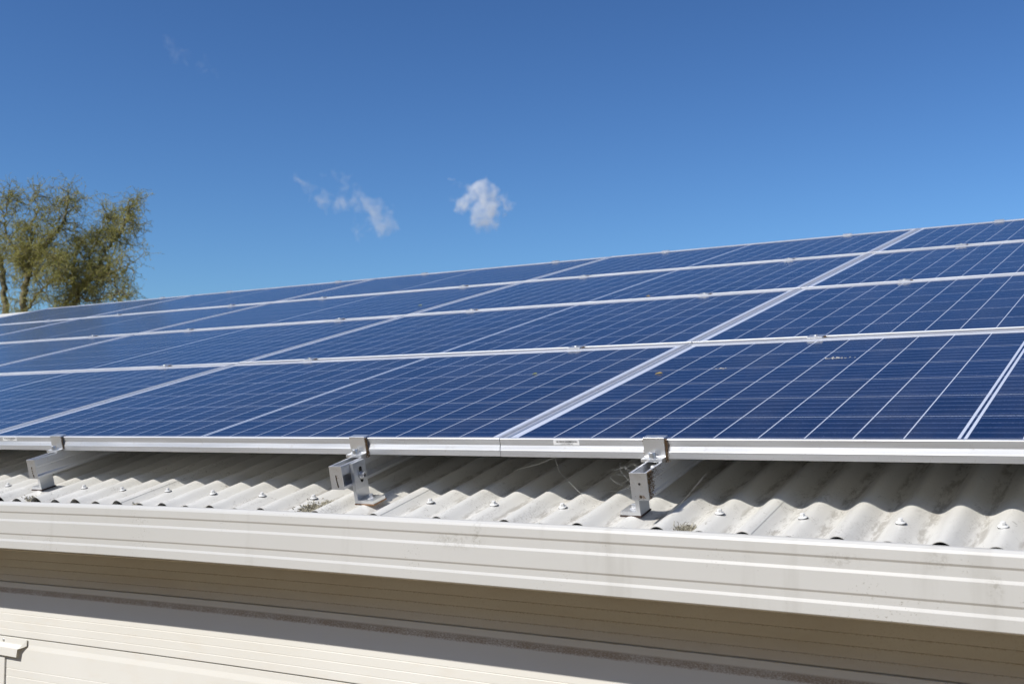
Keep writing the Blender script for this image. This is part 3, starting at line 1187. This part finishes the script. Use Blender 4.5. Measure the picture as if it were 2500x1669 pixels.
def curly(S, D, L, n, curl, droop):
    """corkscrewing random walks: S, D (M,3), L (M,)"""
    Mn = len(S)
    P = np.zeros((Mn, n, 3))
    P[:, 0] = S
    d = unit(D)
    w1 = rng.normal(size=(Mn, 3)) * curl
    for i in range(1, n):
        w1 = 0.72 * w1 + rng.normal(size=(Mn, 3)) * curl * 0.75
        d = unit(d + w1)
        d[:, 2] -= droop * (i / n)
        d = unit(d)
        P[:, i] = P[:, i - 1] + d * (L / (n - 1))[:, None]
    return P


H0 = 30.0
base = at(120, 1060, H0)
tree = tag(empty("willow_tree", (base.x, base.y, GZ)), "twisted willow with thin olive-yellow spring foliage beyond the ridge at the left", "tree")
TO = np.array([base.x, base.y, GZ])
LIMBS = [  # (pixel x, pixel y, depth offset), root radius, tip radius
    ([(118, 980, 0), (95, 900, .2), (40, 840, .5), (15, 770, .7), (8, 690, .8), (2, 640, .9), (-15, 590, 1.0), (-40, 530, 1.0)], .20, .05),
    ([(118, 980, 0), (100, 880, -.2), (66, 790, -.4), (58, 735, -.5), (62, 690, -.5), (75, 652, -.5), (87, 627, -.5), (98, 606, -.6), (125, 582, -.7), (148, 548, -.9), (164, 505, -1.0), (170, 470, -1.0)], .17, .03),
    ([(87, 627, -.5), (72, 602, -.3), (80, 572, -.2), (76, 540, 0), (92, 505, .1), (86, 470, .2)], .07, .02),
    ([(66, 680, -.5), (50, 628, -.2), (38, 603, 0), (18, 575, .2), (12, 530, .3), (22, 480, .3)], .07, .02),
    ([(98, 606, -.6), (108, 617, -.8), (122, 619, -.9), (130, 627, -1)], .04, .015),
    ([(118, 980, 0), (140, 900, .3), (152, 810, .4), (160, 755, .3), (180, 712, .2), (186, 690, .2), (181, 662, .1), (190, 632, 0), (194, 602, 0), (208, 588, 0)], .12, .025),
    ([(118, 980, 0), (150, 890, -.3), (172, 800, -.5), (186, 748, -.5), (204, 705, -.6), (224, 692, -.6), (240, 668, -.7), (258, 650, -.7), (268, 622, -.8), (288, 592, -.9), (310, 572, -1), (328, 538, -1), (338, 500, -1)], .13, .025),
    ([(224, 692, -.6), (221, 662, -.3), (236, 646, -.2), (229, 620, -.1), (248, 592, 0), (260, 562, 0), (285, 530, 0)], .06, .02),
    ([(234, 682, -.6), (262, 674, -1), (300, 660, -1.3), (332, 652, -1.5)], .045, .012),
    ([(196, 718, -.5), (230, 735, -1), (270, 725, -1.3), (315, 715, -1.6)], .05, .012),
    ([(60, 760, -.4), (95, 715, -1), (120, 690, -1.3), (145, 660, -1.5)], .06, .02),
]
tv, tq, tn = [], [], 0
limbs = []
for pts, ra, rb in LIMBS:
    C = np.array([at(x - max(0, x - 150) * 0.13, y + max(0, 620 - y) * 0.08, H0 + dz) for x, y, dz in pts])
    # resample with a smooth curve and a little wriggle
    t = np.linspace(0, len(C) - 1, (len(C) - 1) * 6 + 1)
    Q = np.zeros((len(t), 3))
    for i, tt in enumerate(t):
        k = min(int(tt), len(C) - 2)
        f = tt - k
        p0, p1, p2, p3 = C[max(k - 1, 0)], C[k], C[k + 1], C[min(k + 2, len(C) - 1)]
        Q[i] = 0.5 * ((2 * p1) + (-p0 + p2) * f + (2 * p0 - 5 * p1 + 4 * p2 - p3) * f * f + (-p0 + 3 * p1 - 3 * p2 + p3) * f ** 3)
    Q[1:-1] += rng.normal(size=(len(Q) - 2, 3)) * 0.022
    rad = np.linspace(ra * 0.62, rb * 0.7, len(Q))
    limbs.append((Q, rad))
    a, b = tubes(Q[None], rad[None], 8)
    tv.append(a)
    tq.append(b + tn)
    tn += len(a)
# the bole from the ground to the fork
fork = np.array(at(118, 980, H0))
Q = np.linspace(TO + np.array([0, 0, -0.2]), fork, 6)
a, b = tubes(Q[None], np.linspace(.36, .24, 6)[None], 12)
tv.append(a)
tq.append(b + tn)
tn += len(a)
# secondary branches along the limbs
S, D, L = [], [], []
for li, (Q, rad) in enumerate(limbs):
    n = len(Q)
    a0 = int(n * (0.15 if rad[0] > .06 else 0.08))
    m = int((n - a0) * 1.05)
    ks = rng.integers(a0, n, m)
    for k in list(ks) + [n - 1] * 4:
        T = unit(Q[min(k + 1, n - 1)] - Q[max(k - 1, 0)])
        d = unit(rng.normal(size=3) * np.array([1, 1, .7]) + T * 0.9 + np.array([0, 0, .55]))
        S.append(Q[k])
        D.append(d)
        L.append(rng.uniform(.30, .85))
S, D, L = np.array(S), np.array(D), np.array(L)
B1 = curly(S, D, L, 12, 0.36, 0.05)
a, b = tubes(B1, np.linspace(.013, .005, 12)[None].repeat(len(B1), 0), 4)
tv.append(a)
tq.append(b + tn)
tn += len(a)
trunk_v = np.concatenate(tv) - TO
trunk_q = np.concatenate(tq)
big_mesh("trunk", trunk_v, trunk_q, np.zeros(len(trunk_q)), [M['bark']], tree)
# curly twigs
ND = 14
ii = np.repeat(np.arange(len(B1)), ND)
kk = rng.integers(3, 12, len(ii))
S = B1[ii, kk]
D = unit(B1[ii, np.minimum(kk + 1, 11)] - B1[ii, kk - 1]) + rng.normal(size=(len(ii), 3)) * 0.8 + np.array([0, 0, .25])
L = rng.uniform(.25, .62, len(ii))
B2 = curly(S, D, L, 11, 0.42, 0.14)
va_, qa_ = tubes(B2, np.linspace(.0052, .0028, 11)[None].repeat(len(B2), 0), 3)
# leaves: little blades along the twigs
NL = 11
ii = np.repeat(np.arange(len(B2)), NL)
kk = rng.integers(2, 11, len(ii))
S = B2[ii, kk] + rng.normal(size=(len(ii), 3)) * 0.012
D = unit(rng.normal(size=(len(ii), 3)) + np.array([0, 0, -.3]))
Wd = unit(np.cross(D, rng.normal(size=D.shape)))
ln = rng.uniform(.020, .042, len(ii))[:, None]
wd = ln * 0.24
Lv = np.stack([S, S + D * ln * .5 + Wd * wd, S + D * ln, S + D * ln * .5 - Wd * wd], 1).reshape(-1, 3)
Lq = np.arange(len(Lv)).reshape(-1, 4) + len(va_)
cv = np.concatenate([va_, Lv]) - TO
cq = np.concatenate([qa_, Lq])
mi = np.concatenate([np.zeros(len(qa_)), np.ones(len(Lq))])
big_mesh("crown", cv, cq, mi, [M['twig'], M['leaf']], tree)


# ------------------------------------------------------------------ clouds: small real volumes far off
def cloud(px, py, dist, size, dens, label, seed, warp, thr, puffs, det=2.0):
    """puffs: (x, z, radius) in units of size; a body of air with soft noisy edges"""
    c = at(px, py, dist)
    m = NT("cloud_vapour")
    m.t.nodes.remove(m.b)
    co = m.coord()
    nz = m.n("ShaderNodeTexNoise")
    nz.inputs["Scale"].default_value = 1.5 / size
    nz.inputs["Detail"].default_value = det
    nz.inputs["Roughness"].default_value = 0.5
    ad = m.n("ShaderNodeVectorMath", operation='ADD')
    ad.inputs[1].default_value = (seed, seed * 2, 0)
    m.l(co, ad.inputs[0])
    m.l(ad.outputs[0], nz.inputs["Vector"])
    off = m.n("ShaderNodeVectorMath", operation='SUBTRACT')
    m.l(nz.outputs["Color"], off.inputs[0])
    off.inputs[1].default_value = (.5, .5, .5)
    sc_ = m.n("ShaderNodeVectorMath", operation='SCALE')
    m.l(off.outputs[0], sc_.inputs[0])
    sc_.inputs["Scale"].default_value = warp * size
    wp = m.n("ShaderNodeVectorMath", operation='ADD')
    m.l(co, wp.inputs[0])
    m.l(sc_.outputs[0], wp.inputs[1])
    tot = None
    for x, zz, rr, k in puffs:
        sub = m.n("ShaderNodeVectorMath", operation='SUBTRACT')
        m.l(wp.outputs[0], sub.inputs[0])
        sub.inputs[1].default_value = (x * size, 0, zz * size)
        le = m.n("ShaderNodeVectorMath", operation='LENGTH')
        m.l(sub.outputs[0], le.inputs[0])
        f = m.math('MULTIPLY', m.ramp(le.outputs["Value"], 0.0, rr * size, 1.0, 0.0), k)
        tot = f if tot is None else m.math('MAXIMUM', tot, f)
    d = m.math('MULTIPLY', m.ramp(m.math('ADD', tot, m.math('MULTIPLY', m.math('SUBTRACT', nz.outputs[0], .5), 0.6)), thr, thr + 0.75), dens / size)
    pv = m.n("ShaderNodeVolumePrincipled")
    pv.inputs["Color"].default_value = (0.99, 0.99, 1.0, 1)
    pv.inputs["Anisotropy"].default_value = -0.1
    m.l(d, pv.inputs["Density"])
    m.l(pv.outputs[0], m.t.nodes["Material Output"].inputs["Volume"])
    b = MB()
    x0 = min(p[0] - p[2] for p in puffs) * size * 1.1
    x1 = max(p[0] + p[2] for p in puffs) * size * 1.1
    z0 = min(p[1] - p[2] for p in puffs) * size * 1.1
    z1 = max(p[1] + p[2] for p in puffs) * size * 1.1
    yr = max(p[2] for p in puffs) * size * 1.1
    b.box(x0, x1, -yr, yr, z0, z1)
    o = b.build("cloud", m.mat)
    o.location = c
    d_ = c - CAM
    o.rotation_euler = (0, 0, math.atan2(d_.y, d_.x) - math.pi / 2)
    tag(o, label, "cloud", "small clouds in the blue sky")
    return o


cloud(1178, 496, 1500, 38, 2.3, "small white puffy cloud alone above the panels", 3.0, 1.9, .12,
      [(0.05, 0.30, .78, 1.0), (0.2, -0.1, .7, .95), (-.55, 0.25, .6, .8), (.8, .15, .5, .75), (.25, -.6, .5, .8), (-.9, .75, .22, .5)])
cloud(905, 500, 1500, 48, 1.4, "faint wispy white cloud left of the puffy one", 11.0, 1.8, .22,
      [(-.4, .11, .5, .8), (0, -.17, .5, 1.0), (.34, -.45, .52, 1.0), (.68, -.62, .4, .8), (-.05, -.74, .4, .75), (-.74, .28, .42, .6),
       (-1.25, .22, .5, .72), (-1.7, .42, .45, .66), (-.85, .68, .42, .6)])
cloud(470, 135, 1500, 40, 0.35, "barely visible thin wisp of cloud high up at the left", 23.0, 1.8, .24,
      [(-.6, .25, .45, .7), (-.3, .1, .4, .7), (.3, -.15, .4, .6), (.6, -.45, .4, .6)])
